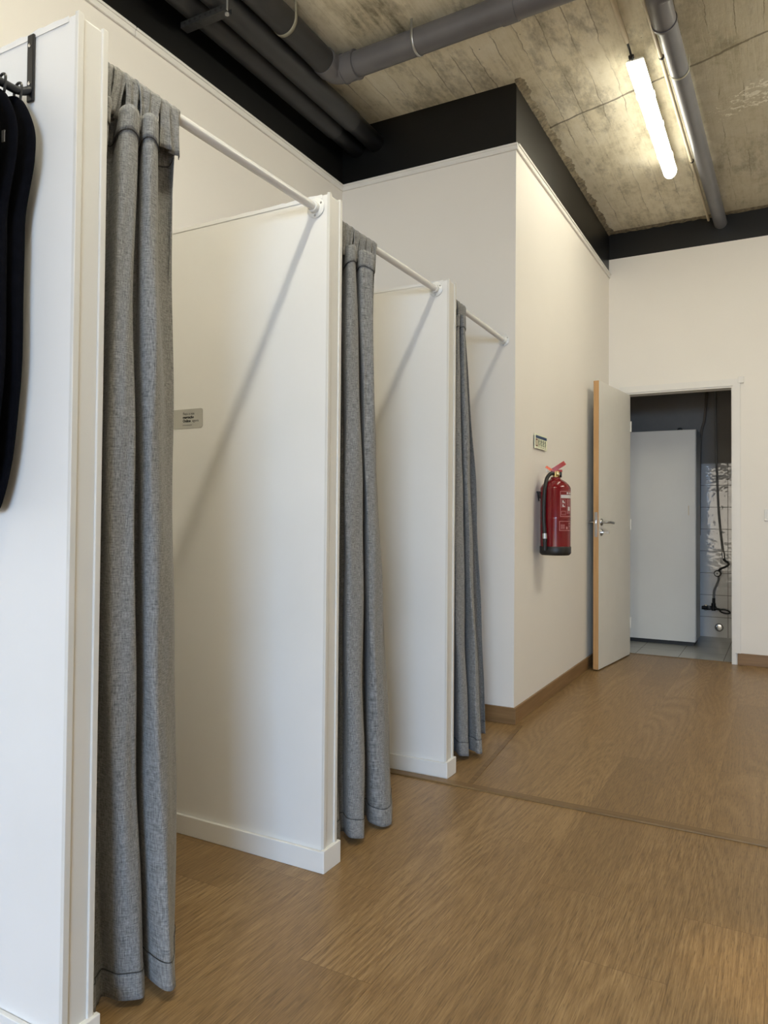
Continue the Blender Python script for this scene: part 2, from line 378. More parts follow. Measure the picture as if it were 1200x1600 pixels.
# crumbly mortar line between ceiling and the side wall
bm = NB(); n = 150; rows = []
for i in range(n+1):
    y = YM-.03+(YF-YM+.02)*i/n; w_ = .024+random.uniform(-.004, .007)+.008*math.sin(i*.31)+.004*math.sin(i*.83); h_ = random.uniform(.006, .016)
    rows.append([bm.verts.new(p) for p in ((XS+.001, y, ZC-h_*.7-.010), (XS+w_*.5, y+random.uniform(-.004, .004), ZC-h_), (XS+w_, y, ZC-.003-random.uniform(0, .008)), (XS+w_+.014, y, ZC+.003), (XS+.001, y, ZC+.003))])
for a, b in zip(rows, rows[1:]):
    for k in range(5): bm.faces.new((a[k], a[(k+1) % 5], b[(k+1) % 5], b[k]))
bm.faces.new(rows[0]); bm.faces.new(rows[-1])
tag(link('trim_4', bm, M_mortar, smooth=True), kind='structure')
bm = NB(); rows = []
for i in range(90):
    x = XS+(XR_W-XS)*i/89*.6; h_ = random.uniform(.004, .012)
    rows.append([bm.verts.new(p) for p in ((x, YF-.001, ZC-h_), (x, YF-.02-random.uniform(0, .02), ZC-h_*.6), (x, YF-.05, ZC+.002), (x, YF-.001, ZC+.002))])
for a, b in zip(rows, rows[1:]):
    for k in range(4): bm.faces.new((a[k], a[(k+1) % 4], b[(k+1) % 4], b[k]))
bm.faces.new(rows[0]); bm.faces.new(rows[-1])
tag(link('trim_5', bm, M_mortar, smooth=True), kind='structure')

# oak skirting boards
bx('baseboard_end', (XL, YM-.012, 0), (XS+.012, YM-.0005, .083), M_skx, bev=.002, kind='structure')
bx('baseboard_side', (XS+.0005, YM-.0005, 0), (XS+.012, YF-.0005, .083), M_sky, bev=.002, kind='structure')
bm = NB(); box(bm, (-.318+.028, YF-.012, 0), (XR_W, YF-.0005, .084), .002)
tag(link('baseboard_far', bm, M_skx), kind='structure')
bx('baseboard_left', (XL+.0005, YB, 0), (XL+.012, YM-.012, .083), M_sky, bev=.002, kind='structure')
# floor joint strips
bm = NB()
box(bm, (XL+.013, 2.678, -.002), (XR_W, 2.722, .006), .003)
tag(link('trim_6', bm, M_strip), kind='structure')
bm = NB(); vs = [bm.verts.new(p) for p in ((-1.085, 2.722, .0), (-1.065, 2.722, .0), (-1.145, 3.615, .0), (-1.165, 3.615, .0))]
f = bm.faces.new(vs); r = bmesh.ops.extrude_face_region(bm, geom=[f])
for v in r['geom']:
    if isinstance(v, bmesh.types.BMVert): v.co.z = .003
tag(link('trim_7', bm, M_strip), kind='structure')

# ------------------------------------------------------------------ fitting-room partitions
def partition(y, label, xl=XL):
    e = thing('fitting_room_partition', (-1.7, y+T/2, 0), label, 'partition', 'white partitions between the fitting cubicles')
    bm = NB(); box(bm, (xl+.001, y, 0), (XP, y+T, ZP-.002), .0012)
    n0 = [v for v in bm.verts]
    link('board', bm, M_panel, e)
    # slightly torn laminate along the top edge
    bm = NB(); n = 70; top = []; bot = []
    for i in range(n+1):
        x = xl+.01+(XP-.022-xl-.01)*i/n; z = ZP+.0008*math.sin(i*.9)+random.uniform(-.0008, .0012)+(.0015*max(0, math.sin(i*1.7)) if i > n*.82 else 0)
        top.append(bm.verts.new((x, y-.0012, z))); bot.append(bm.verts.new((x, y-.0012, ZP-.012)))
    for i in range(n): bm.faces.new((bot[i], bot[i+1], top[i+1], top[i]))
    o = link('torn_edge', bm, M_panel, e); s = o.modifiers.new('s', 'SOLIDIFY'); s.thickness = .001; s.offset = 0
    tag(o, 'ragged painted top edge')
    # end profile: two raised strips with a recess between
    bm = NB(); box(bm, (XP-.004, y-.0015, SK), (XP+.005, y+.013, ZP+.003), .0015); link('edge_strip', bm, M_edgep, e)
    bm = NB(); box(bm, (XP-.004, y+T-.013, SK), (XP+.006, y+T+.001, ZP+.002), .0018); link('edge_strip', bm, M_edgep, e)
    bm = NB(); box(bm, (XP-.004, y+.013, SK), (XP+.0012, y+T-.013, ZP-.006), .0005); link('end_board', bm, M_edgep, e)
    # skirting wrapped round three sides
    bm = NB(); B = .012
    box(bm, (xl+.013, y-B, 0), (XP+B, y-.0008, SK), .002); link('skirting', bm, M_white, e)
    bm = NB(); box(bm, (XP+.0005, y-B+.0005, 0), (XP+B+.001, y+T+B, SK+.004), .002); link('skirting', bm, M_white, e)
    bm = NB(); box(bm, (xl+.013, y+T+.0008, 0), (XP+B, y+T+B, SK), .002); link('skirting', bm, M_white, e)
    return e
P1 = partition(Y1, 'nearest white partition wall, carrying the black clothes bracket on its front face')
P2 = partition(Y2, 'middle white partition wall with a small grey sticker on its face')
P3 = partition(Y3, 'farthest and smallest white partition wall, its foot touching the floor joint strip')

# ------------------------------------------------------------------ rods
RODS = []
def rod(y0, y1, xz0, xz1, label):
    e = thing('curtain_rod', ((xz0[0]+xz1[0])/2, (y0+y1)/2, xz0[1]), label, 'curtain rod', 'white curtain rods over the cubicle openings')
    a = Vector((xz0[0], y0+.001, xz0[1])); b = Vector((xz1[0], y1-.0015, xz1[1]))
    bm = NB(); tube(bm, [a, b], .0125, 24); link('tube', bm, M_rod, e, True)
    for p, s in ((a, 1), (b, -1)):
        bm = NB(); lathe(bm, [(.030, 0), (.030, .002), (.027, .004), (.019, .0045), (.0175, .006), (.0175, .018), (.0165, .020), (.0128, .020)], p, (0, s, 0), 32)
        fl = link('flange', bm, M_plast, e, True)
        for k in range(3):
            ang = k*2*PI/3+.5; q = p+Vector((.0235*math.cos(ang), s*.003, .0235*math.sin(ang)))
            bm = NB(); lathe(bm, [(.0035, 0), (.0035, .0016), (.002, .0022)], q, (0, s, 0), 12); link('screw', bm, M_steel, fl, True)
    RODS.append((a, b)); return e
rod(Y1+T, Y2, (-1.232, 1.962), (-1.229, 1.967), 'nearest white curtain rod ending on the middle partition')
rod(Y2+T, Y3, (-1.236, 1.967), (-1.239, 1.970), 'middle white curtain rod ending on the farthest partition')
rod(Y3+T, YM, (-1.243, 1.969), (-1.256, 1.952), 'farthest thin white curtain rod ending on the end wall')

# ------------------------------------------------------------------ curtains
def curtain(rod_i, y0, yt, zb, nf, seed, plan, label, tabs, stitch_u=None):
    rnd = random.Random(seed)
    a, b = RODS[rod_i]
    def rodat(y):
        s = (y-a.y)/(b.y-a.y); return a.x+(b.x-a.x)*s, a.z+(b.z-a.z)*s
    e = thing('curtain', (rodat(y0)[0], (y0+yt)/2, zb), label, 'curtain', 'grey linen curtains gathered at the left of each cubicle')
    ztop = a.z-.062
    def cr(P, u):
        n = len(P)-1; q = min(max(u, 0), 1)*n; i = min(int(q), n-1); t_ = q-i
        p0, p1, p2, p3 = P[max(i-1, 0)], P[i], P[i+1], P[min(i+2, n)]
        return [.5*(2*p1[c]+(p2[c]-p0[c])*t_+(2*p0[c]-5*p1[c]+4*p2[c]-p3[c])*t_*t_+(3*p1[c]-p0[c]-3*p2[c]+p3[c])*t_**3) for c in (0, 1)]
    def S(u, z):
        """u 0..1 across the cloth, z height -> point in plan, through three hand-laid cross sections"""
        h = max(-.03, min(1, (ztop-z)/(ztop-zb))); A_, B_, D_ = (cr(P, u) for P in plan)
        wa, wb, wd = (1-h)*(1-2*h), 4*h*(1-h), h*(2*h-1)
        x = wa*A_[0]+wb*B_[0]+wd*D_[0]; y = wa*A_[1]+wb*B_[1]+wd*D_[1]
        k_ = min(1, max(0, h)*8)
        x += k_*(.0022*math.sin(31*u+5*z+seed)+.0014*math.sin(67*u-9*z+seed)+.002*math.sin(11*u+13*z))
        y += k_*(.0016*math.sin(27*u-6*z+seed)+.001*math.sin(59*u+11*z))
        return x, max(y, y0)
    NU = 14*16; us = [i/NU for i in range(NU+1)]
    # arc lengths for the weave
    arc = [0]
    for i in range(1, NU+1):
        p, q = S(us[i-1], 1.0), S(us[i], 1.0); arc.append(arc[-1]+math.hypot(p[0]-q[0], p[1]-q[1]))
    def sheet(name, z0, z1, nz, off, par, mat, edge=None, thick=.0014, useg=None):
        bm = NB(); uvl = bm.loops.layers.uv.new('UVMap'); G = []; info = {}
        idx = range(NU+1) if useg is None else range(useg[0], useg[1]+1)
        for j in range(nz+1):
            row = []
            for i in idx:
                u = us[i]; zz = z0+(z1-z0)*j/nz
                if edge: zz += edge(u, j/nz)
                x, y = S(u, zz); x2, y2_ = S(min(1, u+.002), zz); x1, y1_ = S(max(0, u-.002), zz)
                d = Vector((x2-x1, y2_-y1_, 0)); n = Vector((d.y, -d.x, 0)); n = n.normalized() if n.length > 1e-9 else Vector((1, 0, 0))
                v = bm.verts.new((x+n.x*off, y+n.y*off, zz)); info[v] = (arc[i], zz); row.append(v)
            G.append(row)
        for r0, r1 in zip(G, G[1:]):
            for i in range(len(r0)-1):
                f = bm.faces.new((r0[i], r0[i+1], r1[i+1], r1[i]))
                for l in f.loops: l[uvl].uv = info[l.vert]
        me = bpy.data.meshes.new(name); bm.to_mesh(me); bm.free(); me.materials.append(mat)
        for p in me.polygons: p.use_smooth = True
        o = bpy.data.objects.new(name, me); C.objects.link(o); o.parent = par; o.matrix_parent_inverse = Matrix.Translation(-e.location)
        s = o.modifiers.new('thickness', 'SOLIDIFY'); s.thickness = thick; s.offset = 0
        return o
    topw = lambda u, t: (.010*math.sin(2*PI*nf*u*1.0+1.2)-.004+.022*(u-.5))*(t if t > .97 else max(0, (t-.85)/.12)*t if t > .85 else 0)
    hemw = lambda u, t: (.007*math.sin(2*PI*nf*u+2)+.012*math.sin(5*u+seed))*(1-t)**6
    body = sheet('cloth', zb, ztop, 90, 0, e, M_fab, lambda u, t: topw(u, t)+hemw(u, t))
    top2 = lambda u, t: (.010*math.sin(2*PI*nf*u*1.0+1.2)-.004+.022*(u-.5))
    sheet('header_band', ztop-.052, ztop+.001, 5, .0018, e, M_fab, top2, .0016)
    sheet('bottom_hem', zb-.001, zb+.058, 5, .0014, e, M_fab, lambda u, t: hemw(u, 0), .0018)
    st = sheet('header_stitching', ztop-.0530, ztop-.0518, 1, .003, e, M_stitch, top2, .0012)
    sheet('hem_stitching', zb+.0575, zb+.0590, 1, .0026, e, M_stitch, lambda u, t: hemw(u, 0), .001)
    if stitch_u:
        i0 = int(stitch_u*NU)
        bm = NB(); pts = []
        for j in range(140):
            zz = zb+.06+(ztop-.06-zb-.06)*j/139; x, y = S(us[i0], zz); x2, y2_ = S(us[i0]+.002, zz); d = Vector((x2-x, y2_-y, 0)).normalized()
            pts.append(Vector((x, y, zz))+Vector((d.y, -d.x, 0))*.0016)
        tube(bm, pts, .0009, 5); link('side_stitching', bm, M_lstitch, e, True)
    # back tabs looped over the rod
    for k in range(tabs):
        u = (k+.5)/tabs; s = u
        yc = y0+.012+(yt-y0-.022)*s; rx, rz = rodat(yc); wdt = (yt-y0)/tabs*rnd.uniform(.92, 1.12); tilt = rnd.uniform(-.012, .012)
        bm = NB(); uvl = bm.loops.layers.uv.new('UVMap'); info = {}; G = []
        R = .0155+rnd.uniform(0, .0025); dep = rnd.uniform(.085, .100); fx_ = rnd.uniform(-.012, -.002)
        prof = []
        for j in range(9): tt = j/8; prof.append((R+(fx_)*(1-tt)**1.5, -dep*(1-tt)))
        for j in range(1, 10): an = PI*j/10; prof.append((R*math.cos(an), R*math.sin(an)))
        for j in range(9): tt = j/8; prof.append((-R-(.012)*tt**1.5, -dep*.9*tt))
        nw = 10; ln = 0
        for j, (px, pz) in enumerate(prof):
            if j: ln += math.hypot(px-prof[j-1][0], pz-prof[j-1][1])
            hh = min(1, max(0, -pz/dep)); row = []
            for i in range(nw+1):
                q = i/nw-.5
                wd = wdt*(1-.22*math.sin(PI*min(1, hh*1.1)))
                crease = (.0050*math.cos(q*PI*2.0+k)+.003*math.sin(q*11+k*2))*(.45+.5*hh)
                sg = 1 if px > 0 else -1
                v = bm.verts.new((rx+px+sg*crease*(1 if pz <= 0 else .3), min(max(yc+q*wd+tilt*hh*sg, y0+.002+.001*i/nw), yt+.006), rz+pz+(abs(crease)*.5 if pz > 0 else 0)))
                info[v] = (q*wdt+k*.3, ln); row.append(v)
            G.append(row)
        for r0, r1 in zip(G, G[1:]):
            for i in range(nw):
                f = bm.faces.new((r0[i], r0[i+1], r1[i+1], r1[i]))
                for l in f.loops: l[uvl].uv = info[l.vert]
        me = bpy.data.meshes.new('tab'); bm.to_mesh(me); bm.free(); me.materials.append(M_fab)
        for p in me.polygons: p.use_smooth = True
        o = bpy.data.objects.new('tab', me); C.objects.link(o); o.parent = e; o.matrix_parent_inverse = Matrix.Translation(-e.location)
        m = o.modifiers.new('thickness', 'SOLIDIFY'); m.thickness = .0015; m.offset = 0
    return e
PL1 = ([(-1.235, 1.025), (-1.205, 1.045), (-1.255, 1.08), (-1.255, 1.10), (-1.215, 1.085), (-1.20, 1.10), (-1.215, 1.13), (-1.258, 1.15), (-1.256, 1.17), (-1.215, 1.145), (-1.198, 1.155), (-1.21, 1.18), (-1.26, 1.21), (-1.25, 1.255), (-1.225, 1.25)],
       [(-1.235, 1.022), (-1.235, 1.035), (-1.27, 1.06), (-1.262, 1.085), (-1.215, 1.07), (-1.20, 1.10), (-1.205, 1.125), (-1.27, 1.15), (-1.27, 1.19), (-1.225, 1.165), (-1.19, 1.165), (-1.195, 1.195), (-1.235, 1.262), (-1.265, 1.303), (-1.29, 1.29)],
       [(-1.235, 1.03), (-1.245, 1.075), (-1.275, 1.10), (-1.28, 1.125), (-1.225, 1.132), (-1.20, 1.158), (-1.225, 1.19), (-1.285, 1.20), (-1.285, 1.235), (-1.225, 1.20), (-1.165, 1.19), (-1.155, 1.21), (-1.185, 1.24), (-1.225, 1.28), (-1.26, 1.29)])
PL2 = ([(-1.235, 1.93), (-1.208, 1.955), (-1.245, 1.99), (-1.25, 2.02), (-1.21, 2.00), (-1.20, 2.02), (-1.22, 2.055), (-1.258, 2.08), (-1.255, 2.11), (-1.215, 2.08), (-1.20, 2.10), (-1.19, 2.125), (-1.24, 2.17), (-1.25, 2.205), (-1.228, 2.205)],
       [(-1.235, 1.93), (-1.235, 1.98), (-1.275, 2.03), (-1.265, 2.075), (-1.215, 2.01), (-1.19, 2.04), (-1.20, 2.085), (-1.27, 2.12), (-1.27, 2.20), (-1.21, 2.13), (-1.195, 2.125), (-1.185, 2.15), (-1.205, 2.21), (-1.24, 2.265), (-1.265, 2.27)],
       [(-1.225, 1.93), (-1.22, 1.99), (-1.26, 2.06), (-1.25, 2.065), (-1.20, 2.03), (-1.172, 2.055), (-1.21, 2.12), (-1.27, 2.17), (-1.27, 2.245), (-1.22, 2.185), (-1.178, 2.18), (-1.165, 2.21), (-1.165, 2.24), (-1.20, 2.315), (-1.235, 2.34)])
PL3 = ([(-1.24, 2.83), (-1.215, 2.86), (-1.25, 2.89), (-1.255, 2.93), (-1.22, 2.91), (-1.215, 2.93), (-1.23, 2.95), (-1.265, 2.97), (-1.262, 3.0), (-1.225, 2.965), (-1.21, 2.965), (-1.215, 2.99), (-1.25, 3.02), (-1.262, 3.05), (-1.24, 3.055)],
       [(-1.24, 2.83), (-1.25, 2.88), (-1.275, 2.94), (-1.265, 2.98), (-1.22, 2.90), (-1.20, 2.935), (-1.21, 2.97), (-1.25, 3.01), (-1.25, 3.05), (-1.215, 3.02), (-1.195, 3.015), (-1.205, 3.06), (-1.28, 3.11), (-1.25, 3.19), (-1.225, 3.19)],
       [(-1.24, 2.88), (-1.255, 2.95), (-1.28, 3.01), (-1.265, 3.03), (-1.215, 2.97), (-1.19, 2.99), (-1.205, 3.03), (-1.24, 3.06), (-1.235, 3.09), (-1.185, 3.05), (-1.155, 3.03), (-1.165, 3.08), (-1.26, 3.16), (-1.24, 3.26), (-1.21, 3.265)])
curtain(0, Y1+T+.004, 1.264, .022, 3, 3, PL1, 'nearest and largest grey curtain, hanging beside the partition with the clothes bracket', 7, stitch_u=.035)
curtain(1, Y2+T+.004, 2.217, .022, 3, 8, PL2, 'middle grey curtain, hanging between the middle and farthest partitions', 7, stitch_u=.90)
curtain(2, Y3+T+.004, 3.052, .025, 3, 15, PL3, 'farthest and smallest grey curtain, hanging beyond the farthest partition', 6)

# ------------------------------------------------------------------ bracket and garments at the left edge
e = thing('wall_bracket', (-1.315, Y1, 1.87), 'black metal face-out clothes bracket screwed to the nearest partition', 'bracket')
bm = NB(); box(bm, (-1.324, Y1-.007, 1.862), (-1.304, Y1-.0015, 1.998), .0025); link('back_plate', bm, M_iron, e)
bm = NB(); tube(bm, smoothpts([(-1.314, Y1-.006, 1.885), (-1.314, Y1-.03, 1.872), (-1.315, Y1-.08, 1.870), (-1.318, Y1-.36, 1.872)]), .008, 12); link('arm', bm, M_iron, e, True)
bm = NB(); lathe(bm, [(.012, 0), (.012, .012), (.006, .016)], (-1.318, Y1-.36, 1.872), (0, -1, 0), 16); link('end_stop', bm, M_iron, e, True)
for z in (1.975, 1.898):
    bm = NB(); lathe(bm, [(.0042, 0), (.0042, .0015), (.002, .0025)], (-1.314, Y1-.007, z), (0, -1, 0), 12); link('screw', bm, M_chrome, e, True)
def garment(y, k, label):
    e = thing('hanging_trousers', (-1.32, y, 1.06), label, 'clothing', 'dark garments on the black bracket')
    g = random.Random(k)
    L = [(1.862, .020), (1.845, .040), (1.81, .062), (1.775, .074), (1.735, .074), (1.70, .068), (1.62, .046), (1.55, .044), (1.47, .043), (1.34, .045), (1.25, .038), (1.16, .026), (1.10, .010), (1.06, -.008), (1.045, -.022)]
    L = [(z, a-.020-.004*k) for z, a in L]
    P = smoothpts([(a, 0, z) for z, a in L], 5)
    bm = NB(); rings = []; n = 28
    for p in P:
        row = []
        for i in range(n):
            an = 2*PI*i/n; c, s = math.cos(an), math.sin(an)
            right = p.x; left = -.16+.02*math.sin(p.z*6+k)
            if p.z > 1.70: left = -min(.15, .03+(1.87-p.z)*.9)
            x = (right+left)/2+(right-left)/2*math.copysign(abs(c)**.8, c)
            th = .011+.004*math.sin(p.z*9+k)+.003*math.sin(x*60+p.z*5)
            row.append(bm.verts.new((-1.32+x, y+th*math.copysign(abs(s)**.7, s), p.z)))
        rings.append(row)
    for a, b in zip(rings, rings[1:]):
        for i in range(n): bm.faces.new((a[i], a[(i+1) % n], b[(i+1) % n], b[i]))
    bm.faces.new(rings[0]); bm.faces.new(rings[-1][::-1])
    link('garment_body', bm, M_navy, e, True)
    bm = NB(); tube(bm, smoothpts([(-1.330, y, 1.850), (-1.331, y, 1.875), (-1.322, y, 1.888), (-1.309, y, 1.884), (-1.309, y-.002, 1.852)], 6), .0026, 8); link('hanging_loop', bm, M_iron, e, True)
    return e
for k, y in enumerate((.918, .884, .850, .812)):
    g = garment(y, k, ['black hanging garment closest to the white partition, fully outlined against it', 'black hanging garment second from the partition, with small grey tag', 'black hanging garment third from the partition, narrow strip showing', 'black hanging garment farthest from the partition, cut by the photo edge'][k])
    if k == 1:
        bm = NB(); box(bm, (-1.292, y-.0175, 1.742), (-1.284, y-.0155, 1.764)); link('size_tag', bm, M_tag, g)

# ------------------------------------------------------------------ ceiling pipes
def arc_pts(c, a, b, r):  # corner c, from a to b, radius r
    c = Vector(c); da = (Vector(a)-c).normalized(); db = (Vector(b)-c).normalized(); ang = da.angle(db); d = r/math.tan(ang/2)
    p0 = c+da*d; p2 = c+db*d
    return [((1-t)**2)*p0+2*t*(1-t)*c+t*t*p2 for t in [i/12 for i in range(13)]]
def strap(par, c, ax, r, mat, drop, wid=.018):
    bm = NB(); ax = Vector(ax).normalized(); side = ax.cross(Vector((0, 0, 1))).normalized(); n = 20; G = []
    for i in range(n+1):
        an = PI+PI*i/n; G.append((side*math.cos(an)*(r+.0025), (r+.0025)*math.sin(an)))
    G = [(G[0][0], drop)]+G+[(G[-1][0], drop)]
    prev = None
    for s, h in G:
        p = Vector(c)+s+Vector((0, 0, h)); v = [bm.verts.new(p-ax*wid/2), bm.verts.new(p+ax*wid/2)]
        if prev: bm.faces.new((prev[0], prev[1], v[1], v[0]))
        prev = v
    o = link('strap', bm, mat, par, True); m = o.modifiers.new('t', 'SOLIDIFY'); m.thickness = .002; return o
YE = YM-.01
for x, z, r, yend, lab in ((-2.140, 3.155, .055, 3.38, 'dark grey ceiling pipe closest to the left wall'), (-2.020, 3.160, .055, 3.36, 'dark grey ceiling pipe between the wall-side pipe and the elbowed pipe')):
    e = thing('ceiling_pipe', (x, 0, z), lab, 'pipe', 'dark pipes along the left ceiling corner')
    bm = NB(); tube(bm, [(x, YB+.01, z), (x, yend, z)], r, 32); link('pipe', bm, M_pvcd, e, True)
    bm = NB(); tube(bm, [(x, yend-.002, z), (x, YM-.002, z)], r-.004, 32); tag(link('wall_stub', bm, M_black, e, True), 'black painted end running into the wall')
# rail under the two pipes, hung from the ceiling
e = thing('pipe_hanger', (-2.07, 2.29, 3.09), 'perforated grey metal rail carrying the two dark wall-side pipes', 'pipe hanger')
bm = NB(); x0, x1, yy, zz = -2.198, -1.958, 2.285, 3.076
box(bm, (x0, yy-.020, zz-.003), (x1, yy+.020, zz)); box(bm, (x0, yy-.020, zz), (x1, yy-.0175, zz+.022)); box(bm, (x0, yy+.0175, zz), (x1, yy+.020, zz+.022))
ch = link('channel', bm, M_railm, e)
bm = NB()
for k in range(8):
    xx = x0+.022+k*.028; lathe(bm, [(.0055, 0), (.0055, .0008)], (xx, yy-.0205, zz+.011), (0, -1, 0), 12)
link('slots', bm, M_dark, ch)
bm = NB(); tube(bm, [(x1-.008, yy, zz-.012), (x1-.008, yy, ZC)], .004, 10); link('threaded_rod', bm, M_galv, e, True)
bm = NB(); lathe(bm, [(.009, 0), (.009, .008)], (x1-.008, yy, zz-.011), (0, 0, 1), 6); link('nut', bm, M_galv, e)

# elbowed grey pipe
xc, zc, rc = -1.908, 3.205, .058
cor = Vector((xc, 3.015, zc)); D = Vector((1, -.045, .0)).normalized()
e = thing('elbow_pipe', (xc, 2.5, zc), 'long grey pipe turning at an elbow to cross the concrete ceiling', 'pipe')
bm = NB(); tube(bm, [(xc, YB+.01, zc), (xc, 2.925, zc)], rc, 36); tag(link('pipe', bm, M_pvcd, e, True), 'dark painted run along the wall')
bm = NB(); tube(bm, arc_pts(cor, (xc, 2, zc), cor+D  , .05), rc+.002, 36); tube(bm, [(xc, 2.905, zc), (xc, 2.965, zc)], rc+.005, 36); tube(bm, [cor+D*.05, cor+D*.13], rc+.006, 36); el = link('elbow', bm, M_pvc, e, True)
for q in (.055, .125):
    bm = NB(); tube(bm, [cor+D*(q-.004), cor+D*(q+.004)], rc+.009, 36); link('socket_ring', bm, M_pvc, el, True)
bm = NB(); tube(bm, [cor+D*.1, cor+D*(XR_W-xc-.01)], rc-.001, 36); link('pipe', bm, M_pvc, e, True)
bm = NB(); tube(bm, [cor+D*.86, cor+D*.93], rc+.003, 36); link('coupling', bm, M_pvc, e, True)
strap(e, (xc, 2.60, zc), (0, 1, 0), rc, M_strap, ZC-zc)
strap(e, cor+D*.455, D, rc, M_galv, ZC-zc, .012)

# right drain pipe along Y
xr_, zr_, rr_ = -.428, 3.218, .044
def yat(t): return t
e = thing('drain_pipe', (xr_, 4.5, zr_), 'grey drain pipe running beside the ceiling lamp into the far wall', 'pipe')
bm = NB(); tube(bm, [(xr_-.02, 3.20, zr_), (xr_+.03, YF+.0-.002, zr_)], rr_, 36); link('pipe', bm, M_pvcl, e, True)
bm = NB(); c2 = Vector((xr_-.025, 3.30, zr_)); tube(bm, [(xr_-.023, 3.40, zr_), (xr_-.025, 3.26, zr_)]+[Vector(p) for p in arc_pts((xr_-.025, 3.19, zr_), (xr_-.025, 3.6, zr_), (xr_-.025+.4, 3.10, zr_-.0), .03)]+[Vector((xr_+.12, 3.137, zr_))], rr_+.006, 36); link('elbow', bm, M_pvc, e, True)
bm = NB(); tube(bm, [(xr_-.022, 3.388, zr_), (xr_-.022, 3.402, zr_)], rr_+.010, 36); link('socket_ring', bm, M_pvc, e, True)
bm = NB(); tube(bm, [(xr_+.10, 3.137, zr_), (XR_W-.01, 3.137, zr_)], rr_, 36); link('branch', bm, M_pvc, e, True)
strap(e, (xr_-.008, 3.80, zr_), (0, 1, 0), rr_, M_strap, ZC-zr_, .012)
# ivory conduits
e = thing('cable_conduit', (-.50, 4.4, 3.255), 'thin ivory cable conduit running along the grey drain pipe', 'conduit')
bm = NB(); tube(bm, [(-.521, 3.06, 3.285), (-.521, 3.075, 3.26), (-.510, 3.6, 3.258), (-.478, YF-.002, 3.255)], .0095, 14); link('conduit', bm, M_cond, e, True)
for y in (3.72, 4.9):
    bm = NB(); tube(bm, [(-.508+.014*(y-3.6), y-.006, 3.257), (-.508+.014*(y-3.6), y+.006, 3.257)], .0125, 14); link('clip', bm, M_iron, e, True)
e = thing('lamp_conduit', (-.635, 3.2, 3.258), 'ivory conduit feeding the end of the lit ceiling lamp', 'conduit')
bm = NB(); tube(bm, [(-.636, 3.06, 3.285), (-.636, 3.08, 3.26), (-.632, 3.40, 3.258), (-.630, 3.52, 3.256)], .0125, 14); link('conduit', bm, M_cond, e, True)
bm = NB(); tube(bm, [(-.630, 3.515, 3.256), (-.628, 3.575, 3.25), (-.624, 3.625, 3.225)], .005, 10); link('cable', bm, M_iron, e, True)
bm = NB(); lathe(bm, [(.013, 0), (.013, .012), (.009, .016)], (-.625, 3.60, 3.232), (0, 1, -.5), 14); link('cable_gland', bm, M_iron, e, True)

# batten lamps
def batten(k, xa, ya, xb, yb, z, label):
    M_emit = M_emits[k]
    e = thing('batten_lamp', (xa, (ya+yb)/2, ZC-.02), label, 'ceiling lamp', 'fluorescent battens in a row on the ceiling')
    a = Vector((xa, ya, z)); b = Vector((xb, yb, z)); d = (b-a).normalized(); s = Vector((d.y, -d.x, 0))
    def shape(bm, t0, t1, w0, top, bot, n=14, end=0):
        L = (b-a).length; sl = []
        ts = [t0]+[t0+(t1-t0)*k/20 for k in range(1, 20)]+[t1]
        if end:
            ts = [t0, t0+.012, t0+.03]+ts[1:-1]+[t1-.03, t1-.012, t1]
        for t in ts:
            k = 1
            if end:
                q = min(t-t0, t1-t); k = math.sqrt(max(.0, 1-(1-min(1, q/.035))**2))*.55+.45 if q < .035 else 1
            ring = []
            for i in range(n+1):
                an = PI*i/n; ring.append(a+d*t+s*(w0*k*math.cos(an))+Vector((0, 0, top-(top-bot)*math.sin(an)*(.6+.4*k))))
            sl.append([bm.verts.new(p) for p in ring])
        for r0, r1 in zip(sl, sl[1:]):
            for i in range(n): bm.faces.new((r0[i], r0[i+1], r1[i+1], r1[i]))
            bm.faces.new((r0[n], r0[0], r1[0], r1[n]))
        bm.faces.new(sl[0]); bm.faces.new(sl[-1][::-1])
    L = (b-a).length
    bm = NB(); shape(bm, .045, L-.03, .040, .012, -.038, end=0); link('diffuser', bm, M_emit, e, True)
    bm = NB(); shape(bm, 0, .047, .041, .014, -.040, end=0); link('end_cap', bm, M_clear, e, True)
    bm = NB(); shape(bm, L-.032, L, .037, .012, -.036, end=1); link('end_cap', bm, M_clear, e, True)
    bm = NB(); box(bm, (xa-.0375, ya+.01, z+.0125), (xa+.0375, yb-.01, z+.03), .004); link('housing', bm, M_plast, e)
    for t in (.25, .5, .8):
        for q in (-1, 1):
            c = a+d*(L*t)+s*(q*.041)+Vector((0, 0, .008)); bm = NB(); box(bm, c-Vector((.004, .016, .009)), c+Vector((.004, .016, .011)), .001); link('clip', bm, M_clear, e)
    for t in (.2, .8):
        c = a+d*(L*t); bm = NB(); box(bm, c+Vector((-.015, -.012, .028)), c+Vector((.015, .012, ZC-z)), .001); link('mount', bm, M_plast, e)
    return e
batten(0, -.612, 3.622, -.614, 4.915, 3.205, 'lit white fluorescent batten lamp on the concrete ceiling beside the grey drain pipe')
batten(1, -.613, .05, -.613, 1.343, 3.205, 'second lit batten lamp on the ceiling nearer the shop front')

batten(2, .80, 3.25, .80, 4.54, 3.205, 'added unseen batten lamp out of view at right, filling the far wall and door with light')  # added fill lamp, unseen, brightens far wall, door leaf and side wall

